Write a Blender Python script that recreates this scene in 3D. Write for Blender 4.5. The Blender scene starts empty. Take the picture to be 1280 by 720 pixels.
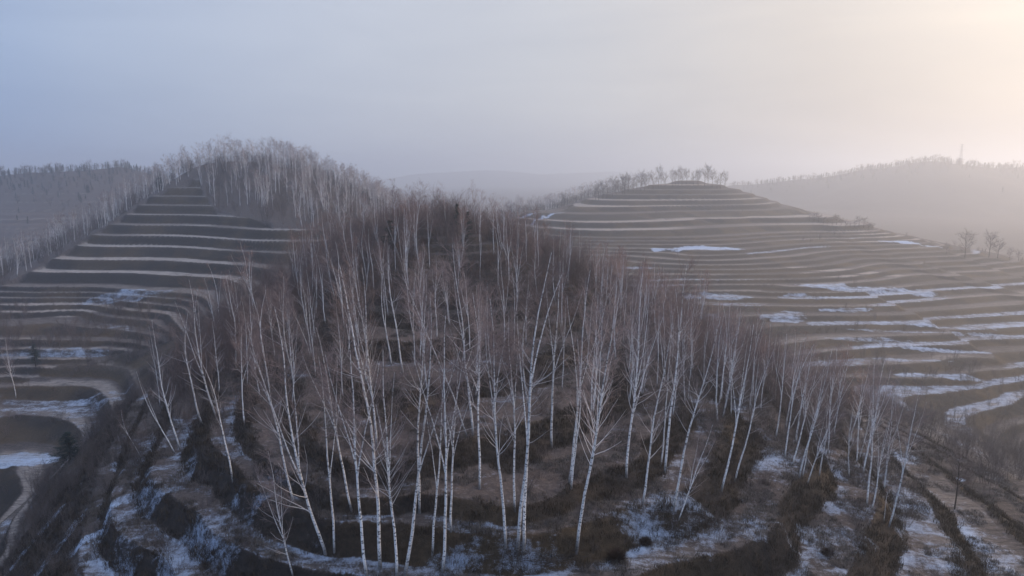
import bpy, math, random
import numpy as np
from mathutils import Vector, Euler, Quaternion

random.seed(11)
rng = np.random.default_rng(5)
sc = bpy.context.scene
C = sc.collection
CZ = 62.0                      # camera height above the valley datum
TANP = 0.17
SP = TANP / math.sqrt(1 + TANP * TANP); CP = 1 / math.sqrt(1 + TANP * TANP)
F = 853.0

# ------------------------------------------------------------------ noise
def _h(ix, iy, s):
    n = (ix.astype(np.int64) * 374761393 + iy.astype(np.int64) * 668265263 + s * 1442695041) & 0xFFFFFFFF
    n = ((n ^ (n >> 13)) * 1274126177) & 0xFFFFFFFF
    n = (n ^ (n >> 16)) & 0xFFFFFFFF
    return n / 4294967295.0

def vnoise(x, y, s=0):
    x = np.asarray(x, float); y = np.asarray(y, float)
    ix = np.floor(x); iy = np.floor(y)
    fx = x - ix; fy = y - iy
    fx = fx * fx * (3 - 2 * fx); fy = fy * fy * (3 - 2 * fy)
    a = _h(ix, iy, s); b = _h(ix + 1, iy, s); c = _h(ix, iy + 1, s); d = _h(ix + 1, iy + 1, s)
    return (a + (b - a) * fx) * (1 - fy) + (c + (d - c) * fx) * fy

def fbm(x, y, s=0, o=4):
    v = 0; a = .5; t = 0
    x = np.asarray(x, float); y = np.asarray(y, float)
    for k in range(o):
        c, q = math.cos(.6 + 1.1 * k), math.sin(.6 + 1.1 * k)
        v = v + a * vnoise((x * c - y * q) * 2 ** k, (x * q + y * c) * 2 ** k, s + 17 * k); t += a; a *= .5
    return v / t

def sstep(a, b, x):
    t = np.clip((x - a) / (b - a), 0, 1)
    return t * t * (3 - 2 * t)

# ------------------------------------------------------------------ ground control points (survey heights)
def P(px, py, d):
    u = (px - 640) / F; v = (py - 360) / F
    fw = CP - v * SP; dn = SP + v * CP
    return (u / fw * d, d, -dn / fw * d)

ctl = []
for r in [
    # front hill
    (640,720,44),(430,720,46),(200,720,51),(60,720,60),(0,720,73),(860,720,46.3),(960,720,47.5),(1100,720,50.2),(1190,720,53.3),(1280,720,56.4),
    (640,650,47.3),(430,650,48.3),(280,650,52.6),(150,660,56.8),(110,650,62),(50,650,74),(0,650,101),(860,650,50),(965,640,53.7),(1000,650,55.4),(1130,650,60),(1200,650,64),(1280,650,69),
    (590,570,56.5),(430,570,55.5),(300,570,60),(228,570,64),(150,570,75),(90,570,94),(840,570,58.5),(1000,570,66),(1110,570,78),(1200,570,97),(1280,570,147),
    (600,500,68),(450,500,67.5),(340,500,73),(250,500,81),(180,500,94),(800,500,71),(900,500,79),(990,500,89),(1080,500,150),(1200,500,178),
    (560,440,83.5),(420,440,83),(330,440,91),(250,440,104),(740,440,88),(850,440,97),
    (540,385,101),(420,385,103),(320,390,112),(680,385,104),(790,400,106),
    (550,326,114),(450,330,117),(390,340,124),(640,332,115),(710,362,114),
    (560,288,126),(500,290,128),(450,304,130),(610,300,125),(660,324,122),
    # left hill
    (250,207,310),(330,213,300),(400,237,290),(450,264,280),(500,285,270),
    (190,246,285),(110,295,255),(50,330,235),(10,350,222),(0,380,205),
    (230,240,288),(240,270,265),(230,300,245),(220,330,228),(180,355,213),(100,390,200),(200,400,187),(0,412,182),(90,412,182),(170,412,180),
    (335,281,240),(300,330,221),(285,365,195),
    (0,440,168),(80,440,168),(150,440,168),(0,470,158),(80,470,158),(140,470,157),(0,500,148),(60,500,148),(115,500,146),(0,545,132),(60,545,132),(100,545,130),(0,600,116),(50,600,113),(0,690,84),
    # right hill and its valley
    (860,226,560),(800,234,548),(740,246,525),(680,264,490),(630,276,460),(920,236,545),(980,260,505),(1040,274,470),(1100,290,430),(1150,304,400),(1280,324,380),
    (860,262,470),(860,290,400),(860,320,340),(860,350,300),(860,380,268),(1000,400,248),(1280,400,252),(1100,360,292),(1280,360,302),(1100,330,345),
    (1280,460,203),(1100,440,215),(1280,520,170),(980,440,212),(700,290,400),(700,330,330),(1000,290,420),(1000,320,350)]:
    ctl.append(P(*r))
ctl += [(0,25,-35.5),(28,26,-38),(-28,26,-38.5),(0,0,-44),(-45,42,-42),(52,40,-41),(-60,20,-48),(65,20,-48),(0,-60,-46),(-80,-40,-52),(80,-40,-52),
        (-95,70,-50),(85,62,-46),(110,90,-60),(-130,120,-50),
        (-10,142,-17),(-10,165,-28),(15,150,-25),(35,132,-33),(-45,140,-24),(-60,165,-29),(-30,200,-33),(50,165,-52),(30,200,-46),(90,180,-60),
        (60,280,-49.5),(0,280,-44),(0,350,-44),(80,350,-41.5),
        (-195,290,-44),(-225,262,-50),(-215,335,-46),(-150,400,-40),(-85,400,-30),(-200,200,-50),(-240,150,-52),(-20,450,-52),
        (280,640,-46),(150,640,-30),(60,600,-35),(330,470,-62),(420,600,-66),(260,150,-62),(330,260,-59),(420,380,-60),(180,100,-66),(200,20,-66),(-200,60,-52)]
for a in range(0, 360, 20):
    ctl.append((950 * math.sin(math.radians(a)), 950 * math.cos(math.radians(a)), -62))
    if not (-60 < ((a + 180) % 360 - 180) < 60):
        ctl.append((450 * math.sin(math.radians(a)), 450 * math.cos(math.radians(a)), -58))
ctl = np.array(ctl); S0 = 100.0
_X = ctl[:, :2] / S0
def _k(r2): return np.where(r2 > 1e-12, .5 * r2 * np.log(np.maximum(r2, 1e-12)), 0)
_n = len(ctl)
_A = np.zeros((_n + 3, _n + 3))
_A[:_n, :_n] = _k(((_X[:, None] - _X[None]) ** 2).sum(-1)) + np.eye(_n) * 0.0006
_A[:_n, _n] = 1; _A[:_n, _n + 1:] = _X; _A[_n, :_n] = 1; _A[_n + 1:, :_n] = _X.T
_w = np.linalg.solve(_A, np.concatenate([ctl[:, 2], np.zeros(3)]))
def tps(x, y):
    x = np.ravel(x) / S0; y = np.ravel(y) / S0
    out = np.empty(len(x))
    for a in range(0, len(x), 40000):
        xx = x[a:a + 40000, None]; yy = y[a:a + 40000, None]
        out[a:a + 40000] = _k((xx - _X[None, :, 0]) ** 2 + (yy - _X[None, :, 1]) ** 2) @ _w[:_n] + _w[_n] + _w[_n + 1] * xx[:, 0] + _w[_n + 2] * yy[:, 0]
    return out

def ridge(x, y, pts, half, drop):
    """height of a far ridge whose crest follows pts (x, y, z)"""
    best = np.full(len(x), -1e9)
    for (x0, y0, z0), (x1, y1, z1) in zip(pts[:-1], pts[1:]):
        dx, dy = x1 - x0, y1 - y0; L = dx * dx + dy * dy
        t = np.clip(((x - x0) * dx + (y - y0) * dy) / L, 0, 1)
        d = np.hypot(x - x0 - t * dx, y - y0 - t * dy)
        z = z0 + (z1 - z0) * t - drop * (1 - np.exp(-(d / half) ** 1.6)) * 1.15
        best = np.maximum(best, z)
    return best

def RP(px, py, d):
    return P(px, py, d)
far_right = [RP(930,232,1350), RP(1010,223,1300), RP(1100,210,1250), RP(1160,202,1200), RP(1230,208,1180), RP(1330,211,1150), RP(1500,200,1100)]
far_left = [RP(-200,210,600), RP(0,216,560), RP(90,214,560), RP(150,209,580), RP(250,236,640), RP(330,262,700)]
far_mid = [RP(420,236,3700), RP(500,224,3650), RP(560,215,3600), RP(610,212,3600), RP(680,218,3700), RP(760,215,3750), RP(850,226,3800), RP(930,232,3800)]

def smooth_h(x, y):
    x = np.ravel(x).astype(float); y = np.ravel(y).astype(float)
    r = np.hypot(x, y)
    h = tps(x, y)
    w = sstep(650, 900, r)
    h = h * (1 - w) + (-62) * w
    h = h + (fbm(x / 26, y / 26, 3, 2) - .5) * 1.2 * sstep(20, 50, r) * (1 - .7 * sstep(50, 75, np.abs(x))) + (fbm(x / 7, y / 7, 5, 2) - .5) * .55 * (1 - sstep(150, 200, r)) + (fbm(x / 150, y / 110, 9, 2) - .5) * .5 * sstep(150, 300, r)
    n = (fbm(x / 120, y / 120, 21, 4) - .5)
    for pts, half, drop in ((far_right, 260, 95), (far_left, 110, 62), (far_mid, 500, 80)):
        g = ridge(x, y, pts, half, drop) + n * 14 * sstep(400, 600, r)
        m = r > 380
        k = 4.0
        d = np.clip((g - h) / k, -30, 30)
        h = np.where(m, h + k * np.log1p(np.exp(d)), h)
    return h

def ground(x, y, full=False):
    shp = np.shape(x)
    x = np.ravel(x).astype(float); y = np.ravel(y).astype(float)
    r = np.hypot(x, y)
    z = smooth_h(x, y)
    # region weight of the front hill (fine terraces) against the far hills (tall terraces)
    wf = (1 - sstep(150, 185, y)) * (1 - sstep(95, 140, np.abs(x)))
    def terr(z, step, tread, slope):
        t = z / step; i = np.floor(t); f = t - i
        g = np.where(f < tread, f / tread * slope, slope + (1 - slope) * sstep(0, 1, (f - tread) / (1 - tread)))
        return (i + g) * step, i, f
    ZB = -1.15 * 23.0
    zz = np.where(z < ZB, ZB + (z - ZB) * .45, z)
    hn, i1, f1 = terr(zz, 1.15, .58, .10)
    hn = np.where(hn < ZB, ZB + (hn - ZB) / .45, hn)
    SB = 3.3; BR = -36.3; z2 = np.where(z > BR, z / SB, BR / SB + (z - BR) / 1.2)
    lv = vnoise(z2 * .9, z2 * 0 + 3.1, 15) - .5
    plot = (sstep(.46, .54, vnoise(x / 62 + y / 300, y / 95, 211)) + sstep(.47, .53, vnoise(x / 45 + 9, y / 120, 212))) * .5
    z2 = z2 + .5 * lv + plot * .8 * sstep(-24, -34, z) * sstep(190, 230, y + .5 * np.abs(x)) * (x > 0)
    i2 = np.floor(z2); f2 = z2 - i2; trd = np.where(z2 > BR / SB, .66, .54)
    g2 = np.where(f2 < trd, f2 / trd * .06, .06 + .94 * sstep(0, 1, (f2 - trd) / (1 - trd)))
    t2 = i2 + g2
    hf = np.where(t2 > BR / SB, t2 * SB, BR + (t2 - BR / SB) * 1.2)
    sel = wf > .5
    # the wooded sides, summits and far ridges keep natural ground
    nat = np.clip(np.maximum(sstep(520, 640, r), np.where((y > 200) & (y < 700) & (x < 150), woodmask(x, y, z), 0)), 0, 1)
    # crest of the front hill and its outer flanks lose their terraces
    steep = sstep(-33.0, -35.5, z) * sel * (1 - sstep(-38, -41, z))
    edge = sel * sstep(-33.5, -35.5, z) * (1 - sstep(-46, -48, z)) * sstep(-28, -34, x)
    h = hn * wf + hf * (1 - wf)
    h = h * (1 - nat - (1 - nat) * edge) + z * (nat + (1 - nat) * edge)
    rough = (fbm(x / 2.3, y / 2.3, 31, 4) - .5) * .48 * (1 - sstep(200, 330, r)) + (fbm(x / .5, y / .5, 37, 2) - .5) * .10 * (1 - sstep(60, 110, r))
    h = h + rough + CZ
    if not full:
        return h.reshape(shp)
    f = np.where(sel, f1, f2); i = np.where(sel, i1, i2 + 5000)
    tread = np.where(sel, .58, trd)
    jit = (fbm(x / 1.6, y / 1.6, 41, 3) - .5) * .16 * (1 - sstep(120, 200, r))
    fj = f + jit
    riser = sstep(tread - .03, tread + .02, fj) * (1 - sstep(.985, 1.02, fj)) * (1 - nat)
    riser = np.maximum(riser * (1 - edge), edge * (.55 + .45 * (fbm(x / 2, y / 2, 43, 3) > .5)))
    return h, z, f, i, riser, sel, nat

def hit(px, py):
    u = (px - 640) / F; v = (py - 360) / F
    fw = CP - v * SP; dn = SP + v * CP
    d = np.concatenate([np.arange(20, 200, .15), np.arange(200, 1500, .8)])
    X = u / fw * d; Z = CZ - dn / fw * d
    g = ground(X, d)
    k = np.argmax(Z < g)
    if not (Z < g).any(): return None
    return float(X[k]), float(d[k]), float(g[k])

# ------------------------------------------------------------------ materials
def new_mat(name):
    m = bpy.data.materials.new(name); m.use_nodes = True
    nt = m.node_tree; b = nt.nodes['Principled BSDF']
    b.inputs['Roughness'].default_value = .9
    b.inputs['Specular IOR Level'].default_value = .15
    return m, nt, b
def nd(nt, t, **kw):
    n = nt.nodes.new(t)
    for k, v in kw.items(): setattr(n, k, v)
    return n
def noise(nt, vec, scale, detail=4, rough=.55, dist=0):
    n = nd(nt, 'ShaderNodeTexNoise'); n.inputs['Scale'].default_value = scale
    n.inputs['Detail'].default_value = detail; n.inputs['Roughness'].default_value = rough
    n.inputs['Distortion'].default_value = dist
    if vec is not None: nt.links.new(vec, n.inputs['Vector'])
    return n.outputs['Fac']
def ramp(nt, fac, stops):
    n = nd(nt, 'ShaderNodeValToRGB'); e = n.color_ramp.elements
    while len(e) > 1: e.remove(e[-1])
    e[0].position = stops[0][0]; e[0].color = (*stops[0][1], 1)
    for p, c in stops[1:]:
        q = e.new(p); q.color = (*c, 1)
    nt.links.new(fac, n.inputs['Fac']); return n.outputs['Color']
def mixc(nt, fac, a, b):
    n = nd(nt, 'ShaderNodeMix', data_type='RGBA')
    for s, v in ((0, fac), (6, a), (7, b)):
        if isinstance(v, (int, float)): n.inputs[s].default_value = v
        elif isinstance(v, tuple): n.inputs[s].default_value = (*v, 1)
        else: nt.links.new(v, n.inputs[s])
    return n.outputs[2]
def mth(nt, op, a, b=0.0, c=0.0, clamp=False):
    n = nd(nt, 'ShaderNodeMath', operation=op); n.use_clamp = clamp
    for s, v in enumerate((a, b, c)):
        if isinstance(v, (int, float)): n.inputs[s].default_value = v
        else: nt.links.new(v, n.inputs[s])
    return n.outputs[0]
def g3(v): return (v, v, v)

def ground_material():
    m, nt, b = new_mat('terraced_ground')
    geo = nd(nt, 'ShaderNodeNewGeometry'); pos = geo.outputs['Position']
    def att(n):
        a = nd(nt, 'ShaderNodeAttribute', attribute_name=n); return a.outputs['Fac']
    riser, snow, tone, wood = att('riser'), att('snow'), att('tone'), att('wood')
    fine = noise(nt, pos, 2.2, 8, .78)
    mid = noise(nt, pos, .35, 5, .6)
    big = noise(nt, pos, .05, 3, .5)
    mp = nd(nt, 'ShaderNodeMapping'); mp.inputs['Scale'].default_value = (.25, 1.6, 1.0); mp.inputs['Rotation'].default_value = (0, 0, .12)
    nt.links.new(pos, mp.inputs['Vector'])
    streak = noise(nt, mp.outputs[0], 1.6, 5, .65, .3)
    # treads: bare soil to dry pale grass stubble
    soil = ramp(nt, fine, [(.25, (.024, .020, .019)), (.5, (.070, .055, .050)), (.75, (.15, .12, .108))])
    pale = ramp(nt, streak, [(.25, (.20, .17, .15)), (.55, (.34, .285, .25)), (.8, (.46, .39, .34))])
    tr = mixc(nt, tone, soil, pale)
    # risers: dead grass banks, dark, some straw coloured
    rs0 = ramp(nt, fine, [(.2, (.009, .007, .006)), (.5, (.028, .021, .017)), (.8, (.066, .049, .036))])
    rs1 = ramp(nt, fine, [(.2, (.028, .019, .012)), (.5, (.070, .046, .026)), (.8, (.13, .088, .05))])
    rs = mixc(nt, ramp(nt, big, [(.48, g3(0)), (.60, g3(.85))]), rs0, rs1)
    fur = ramp(nt, streak, [(.35, g3(.45)), (.5, g3(1.0)), (.65, g3(1.35))])
    mf = nd(nt, 'ShaderNodeMix', data_type='RGBA', blend_type='MULTIPLY'); mf.inputs[0].default_value = .8
    nt.links.new(tr, mf.inputs[6]); nt.links.new(fur, mf.inputs[7]); tr = mf.outputs[2]
    col = mixc(nt, riser, tr, rs)
    # leaf litter under the woods
    lit = ramp(nt, fine, [(.25, (.036, .028, .026)), (.55, (.105, .080, .071)), (.8, (.20, .158, .14))])
    col = mixc(nt, mth(nt, 'MULTIPLY', wood, mth(nt, 'SUBTRACT', 1.0, mth(nt, 'MULTIPLY', riser, .85))), col, lit)
    # snow lying broken between the grass
    s = mth(nt, 'MULTIPLY_ADD', mid, 1.1, -.55)
    s2 = mth(nt, 'MULTIPLY_ADD', fine, 1.1, -.55)
    s3 = mth(nt, 'MULTIPLY_ADD', streak, .3, -.15)
    f9 = noise(nt, pos, 11.0, 5, .8)
    mp2 = nd(nt, 'ShaderNodeMapping'); mp2.inputs['Scale'].default_value = (.05, .55, .5); mp2.inputs['Rotation'].default_value = (0, 0, -.1)
    nt.links.new(pos, mp2.inputs['Vector']); s5 = mth(nt, 'MULTIPLY_ADD', noise(nt, mp2.outputs[0], 1.0, 5, .7, .6), 1.0, -.5)
    s4 = mth(nt, 'MULTIPLY_ADD', f9, .9, -.45)
    tot = mth(nt, 'ADD', mth(nt, 'ADD', s4, s5), mth(nt, 'ADD', mth(nt, 'ADD', snow, s), mth(nt, 'ADD', s2, s3)))
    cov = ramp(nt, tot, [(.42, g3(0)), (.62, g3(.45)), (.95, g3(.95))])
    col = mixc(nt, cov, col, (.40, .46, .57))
    nt.links.new(col, b.inputs['Base Color'])
    bp = nd(nt, 'ShaderNodeBump'); bp.inputs['Strength'].default_value = .8; bp.inputs['Distance'].default_value = .25
    nt.links.new(mth(nt, 'ADD', fine, mid), bp.inputs['Height']); nt.links.new(bp.outputs[0], b.inputs['Normal'])
    return m

def twig_material(name, c0, c1, rnd=.3):
    m, nt, b = new_mat(name)
    oi = nd(nt, 'ShaderNodeObjectInfo')
    geo = nd(nt, 'ShaderNodeNewGeometry')
    n = noise(nt, geo.outputs['Position'], 1.3, 3)
    col = mixc(nt, n, c0, c1)
    v = mth(nt, 'MULTIPLY_ADD', oi.outputs['Random'], rnd * 2, 1 - rnd)
    hsv = nd(nt, 'ShaderNodeHueSaturation'); nt.links.new(col, hsv.inputs['Color']); nt.links.new(v, hsv.inputs['Value'])
    nt.links.new(hsv.outputs[0], b.inputs['Base Color'])
    return m

def bark_material():
    m, nt, b = new_mat('white_birch_bark')
    tc = nd(nt, 'ShaderNodeTexCoord')
    mp = nd(nt, 'ShaderNodeMapping'); mp.inputs['Scale'].default_value = (3.2, 3.2, 6.5)
    nt.links.new(tc.outputs['Object'], mp.inputs['Vector'])
    n1 = noise(nt, mp.outputs[0], 1.7, 5, .7)
    n2 = noise(nt, tc.outputs['Object'], .5, 2)
    oi = nd(nt, 'ShaderNodeObjectInfo')
    white = mixc(nt, n2, (.78, .74, .71), (.92, .89, .86))
    val = mth(nt, 'MULTIPLY_ADD', oi.outputs['Random'], .34, .80)
    hsv = nd(nt, 'ShaderNodeHueSaturation'); nt.links.new(white, hsv.inputs['Color']); nt.links.new(val, hsv.inputs['Value'])
    k = ramp(nt, n1, [(.52, g3(0)), (.58, g3(.9))])
    sz = nd(nt, 'ShaderNodeSeparateXYZ'); nt.links.new(tc.outputs['Object'], sz.inputs[0])
    foot = ramp(nt, mth(nt, 'ADD', mth(nt, 'MULTIPLY', sz.outputs[2], .5), mth(nt, 'MULTIPLY', n1, .5)), [(.35, g3(.85)), (.75, g3(0))])
    cc = mixc(nt, k, hsv.outputs[0], (.045, .04, .04))
    nt.links.new(mixc(nt, foot, cc, (.07, .06, .055)), b.inputs['Base Color'])
    b.inputs['Roughness'].default_value = .7
    return m

def conifer_material():
    m, nt, b = new_mat('dark_conifer_needles')
    geo = nd(nt, 'ShaderNodeNewGeometry')
    n = noise(nt, geo.outputs['Position'], 2.5, 3)
    nt.links.new(mixc(nt, n, (.010, .018, .016), (.035, .052, .040)), b.inputs['Base Color'])
    return m

M = dict(ground=ground_material(), bark=bark_material(),
         limb=twig_material('pale_birch_limbs', (.56, .51, .49), (.82, .78, .76), .25),
         twig=twig_material('grey_brown_birch_twigs', (.19, .135, .12), (.35, .27, .245), .35),
         rtwig=twig_material('reddish_birch_twigs', (.20, .115, .09), (.36, .235, .19), .35),
         thicket=twig_material('thicket_twigs', (.12, .080, .068), (.23, .165, .145), .35),
         red=twig_material('reddish_brush_twigs', (.085, .048, .036), (.17, .10, .075), .35),
         grey=twig_material('grey_brush_twigs', (.075, .058, .052), (.165, .128, .115), .35),
         grass=twig_material('dead_grass_blades', (.06, .048, .040), (.21, .17, .14), .5),
         dark=twig_material('dark_bark', (.035, .028, .024), (.08, .062, .052), .2),
         conifer=conifer_material())
def simple(name, c, r=.8):
    m, nt, b = new_mat(name)
    geo = nd(nt, 'ShaderNodeNewGeometry'); n = noise(nt, geo.outputs['Position'], 6, 4)
    nt.links.new(mixc(nt, n, tuple(x * .7 for x in c), tuple(min(1, x * 1.25) for x in c)), b.inputs['Base Color'])
    b.inputs['Roughness'].default_value = r
    return m
M['bank'] = twig_material('dark_bank_grass', (.018, .013, .010), (.085, .060, .038), .55)
M['steel'] = simple('mast_steel', (.3, .3, .3), .6)
M['snowheap'] = simple('old_snow', (.62, .66, .74), .7)

# ------------------------------------------------------------------ mesh helpers
class MB:
    def __init__(s): s.v = []; s.f = []; s.m = []
    def tube(s, pts, rad, sides=3, mi=0, cap=False):
        n = len(pts); base = len(s.v)
        prev = None
        for i in range(n):
            p = pts[i]
            t = (pts[min(i + 1, n - 1)] - pts[max(i - 1, 0)])
            if t.length < 1e-6: t = Vector((0, 0, 1))
            t.normalize()
            ref = Vector((1, 0, 0)) if abs(t.x) < .8 else Vector((0, 1, 0))
            if prev is not None: ref = prev
            a = (ref - t * ref.dot(t)).normalized(); prev = a
            bb = t.cross(a)
            for k in range(sides):
                an = 2 * math.pi * k / sides
                s.v.append(tuple(p + (a * math.cos(an) + bb * math.sin(an)) * rad[i]))
        for i in range(n - 1):
            for k in range(sides):
                q = base + i * sides
                s.f.append((q + k, q + (k + 1) % sides, q + sides + (k + 1) % sides, q + sides + k)); s.m.append(mi)
        if cap:
            s.f.append(tuple(base + (n - 1) * sides + k for k in range(sides))); s.m.append(mi)
    def mesh(s, name, mats, smooth=True):
        me = bpy.data.meshes.new(name); me.from_pydata(s.v, [], s.f)
        for m_ in mats: me.materials.append(m_)
        me.polygons.foreach_set('material_index', s.m)
        me.polygons.foreach_set('use_smooth', [smooth] * len(s.f))
        me.update(); return me

def add_obj(name, me, parent=None):
    o = bpy.data.objects.new(name, me); C.objects.link(o)
    if parent is not None: o.parent = parent
    return o
def tag(o, label=None, cat=None, group=None, kind=None):
    if label: o['label'] = label
    if cat: o['category'] = cat
    if group: o['group'] = group
    if kind: o['kind'] = kind
    return o

def perp(d):
    a = Vector((random.gauss(0, 1), random.gauss(0, 1), random.gauss(0, 1)))
    a -= d * a.dot(d); return a.normalized()
def grow(p, d, L, n, wob, up):
    pts = [p.copy()]; d = d.normalized(); s = L / n
    for i in range(n):
        d = (d + perp(d) * random.uniform(0, wob) + Vector((0, 0, up))).normalized()
        p = p + d * s; pts.append(p.copy())
    return pts, d
def interp(pts, t):
    f = t * (len(pts) - 1); i = min(int(f), len(pts) - 2)
    return pts[i].lerp(pts[i + 1], f - i), (pts[i + 1] - pts[i]).normalized()

def birch_meshes(seed, H=14.0, nb=42, stems=1, first=.32, twigs=4, sub=2, tr=.85, spread=1.0, r0=.088):
    """trunk mesh + crown mesh of a bare birch"""
    random.seed(seed)
    tb = MB(); cb = MB(); tip = None
    for st in range(stems):
        lean = Vector((random.uniform(-.06, .06), random.uniform(-.06, .06), 1))
        if stems > 1:
            a = st * 2 * math.pi / stems + random.random(); lean += Vector((math.cos(a), math.sin(a), 0)) * .13
        h = H * (1 if st == 0 else random.uniform(.72, .95))
        pts, _ = grow(Vector((0, 0, -.5)) + Vector((lean.x, lean.y, 0)) * 1.2 * (stems > 1), lean, h + .5, 16, .085, .03)
        if tip is None: tip = pts[-1].copy()
        rr = r0 * (h / 14) * (1 if st == 0 else .8)
        rad = [max(.010, rr * (1 - (i / 16) ** 1.15 * .93)) * (1.25 if i == 0 else 1) for i in range(17)]
        tb.tube(pts, rad, 7)
        stemlist = [(pts, rad, 1.0, first)]
        # upper fork on many birches
        for q in range(random.choice((0, 1, 1, 2))):
            t0 = random.uniform(.30, .6)
            p, d = interp(pts, t0)
            L = h * (1 - t0) * random.uniform(.75, .95)
            fp, _ = grow(p, d + perp(d) * random.uniform(.12, .27), L, 9, .08, .03)
            r1 = rad[int(t0 * 16)] * .62
            fr = [max(.008, r1 * (1 - i / 9 * .9)) for i in range(10)]
            tb.tube(fp, fr, 5); stemlist.append((fp, fr, .55, .15))
        for sp, sr, wgt, fst in stemlist:
            for b in range(int(nb * wgt / (1 + .35 * (stems - 1)))):
                t = fst + (1 - fst) * (random.random() ** .85) * .97
                p, d = interp(sp, t)
                a = random.random() * 2 * math.pi
                out = Vector((math.cos(a), math.sin(a), 0))
                L = (.8 + 2.7 * (1 - t) ** .8 * random.uniform(.3, 1.15)) * spread * (H / 14)
                el = random.uniform(.35, 1.6)
                bp, bd = grow(p, out + Vector((0, 0, el)), L, 5, .17, .07)
                br = max(.008, min(.034, sr[min(len(sr) - 1, int(t * (len(sr) - 1)))] * .36)) * tr
                cb.tube(bp, [br * (1 - i / 5 * .72) for i in range(6)], 3, 0 if br > .012 else 1)
                for k in range(twigs):
                    tt = random.uniform(.22, 1)
                    q, qd = interp(bp, tt)
                    tl = random.uniform(.45, 1.25) * (.6 + .25 * L)
                    tp, td = grow(q, qd + perp(qd) * random.uniform(.45, .9) + Vector((0, 0, .15)), tl, 3, .16, .02)
                    cb.tube(tp, [.0085 * tr, .007 * tr, .0055 * tr, .003 * tr], 3, 1)
                    for s_ in range(sub):
                        q2, d2 = interp(tp, random.uniform(.2, .95))
                        sp2, _ = grow(q2, d2 + perp(d2) * random.uniform(.5, 1.0), random.uniform(.25, .65), 2, .2, -.02)
                        cb.tube(sp2, [.0058 * tr, .0045 * tr, .0025 * tr], 3, 1)
    for b_ in (tb, cb):            # the leading tip stands over the foot
        b_.v = [(x - tip.x * max(0, z) / tip.z, y - tip.y * max(0, z) / tip.z, z) for x, y, z in b_.v]
    return tb.mesh('birch_trunk', [M['bark']]), cb.mesh('birch_crown', [M['limb'], M['twig']])

def broad_meshes(seed, H=11.0, dens=1.0, mats=None):
    """round headed bare tree: trunk and crown"""
    random.seed(seed); tb = MB(); cb = MB()
    pts, _ = grow(Vector((0, 0, -.5)), Vector((0, 0, 1)), H * .95, 10, .06, .03)
    rad = [.19 * (H / 11) * (1 - i / 10 * .88) for i in range(11)]
    tb.tube(pts, rad, 6)
    for b in range(int(30 * dens)):
        t = random.uniform(.22, .95); p, d = interp(pts, t)
        a = random.random() * 6.283
        L = H * (.42 - .25 * abs(t - .45)) * random.uniform(.7, 1.1)
        bp, _ = grow(p, Vector((math.cos(a), math.sin(a), random.uniform(.35, 1.1))), L, 5, .2, .05)
        cb.tube(bp, [.055 * (1 - i / 5 * .75) for i in range(6)], 3, 0)
        for k in range(8):
            q, qd = interp(bp, random.uniform(.25, 1)); 
            tp, _ = grow(q, qd + perp(qd) * random.uniform(.5, 1.0), random.uniform(.8, 1.9), 3, .22, .03)
            cb.tube(tp, [.022, .018, .013, .008], 3, 0)
            for s_ in range(4):
                q2, d2 = interp(tp, random.uniform(.2, 1)); sp2, _ = grow(q2, d2 + perp(d2) * .9, random.uniform(.3, .9), 2, .2, 0)
                cb.tube(sp2, [.013, .010, .006], 3, 0)
    return tb.mesh('tree_trunk', [M['dark']]), cb.mesh('tree_crown', [mats or M['grey']])

def conifer_meshes(seed, H=8.0, W=2.2, full=.1):
    random.seed(seed); tb = MB(); cb = MB()
    tb.tube([Vector((0, 0, -.4)), Vector((.05, 0, H * .5)), Vector((0, 0, H))], [.14, .09, .02], 6)
    for k in range(150):
        t = full + (1 - full) * random.random() ** .9
        z = H * t; L = W * (1 - t) ** .75 * random.uniform(.6, 1.15) + .15
        a = random.random() * 6.283
        out = Vector((math.cos(a), math.sin(a), random.uniform(-.15, .35)))
        pts, _ = grow(Vector((0, 0, z)), out, L, 4, .12, -.02)
        cb.tube(pts, [.03, .025, .02, .012, .006], 3, 0)
        for j in range(26):
            q, qd = interp(pts, random.uniform(.12, 1))
            dd = (qd + perp(qd) * .9).normalized(); side = dd.cross(Vector((0, 0, 1))).normalized() if abs(dd.z) < .95 else Vector((1, 0, 0))
            l = random.uniform(.18, .42); w = random.uniform(.035, .08)
            i0 = len(cb.v)
            cb.v += [tuple(q + side * w), tuple(q - side * w), tuple(q + dd * l)]
            cb.f.append((i0, i0 + 1, i0 + 2)); cb.m.append(0)
    return tb.mesh('conifer_trunk', [M['dark']]), cb.mesh('conifer_crown', [M['conifer']])

def shrub_mesh(seed, H=1.8, W=1.2, stems=16, mat='grey', th=1.0, tw=4):
    random.seed(seed); b = MB()
    for s in range(stems):
        a = random.random() * 6.283; o = random.uniform(.1, 1) * W * .35
        L = H * random.uniform(.6, 1.1)
        p, _ = grow(Vector((math.cos(a) * o, math.sin(a) * o, -.1)), Vector((math.cos(a) * .5 * W / H, math.sin(a) * .5 * W / H, 1)), L, 4, .16, .02)
        b.tube(p, [.014 * th, .012 * th, .009 * th, .006 * th, .004 * th], 3, 0)
        for k in range(tw):
            q, qd = interp(p, random.uniform(.2, 1)); t, _ = grow(q, qd + perp(qd) * random.uniform(.4, .9), L * random.uniform(.15, .38), 2, .2, .03)
            b.tube(t, [.0075 * th, .006 * th, .003 * th], 3, 0)
            q2, d2 = interp(t, .6); t2, _ = grow(q2, d2 + perp(d2) * .8, L * .16, 1, .2, 0)
            b.tube(t2, [.005 * th, .003 * th], 3, 0)
    return b.mesh('shrub', [M[mat]])

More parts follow.
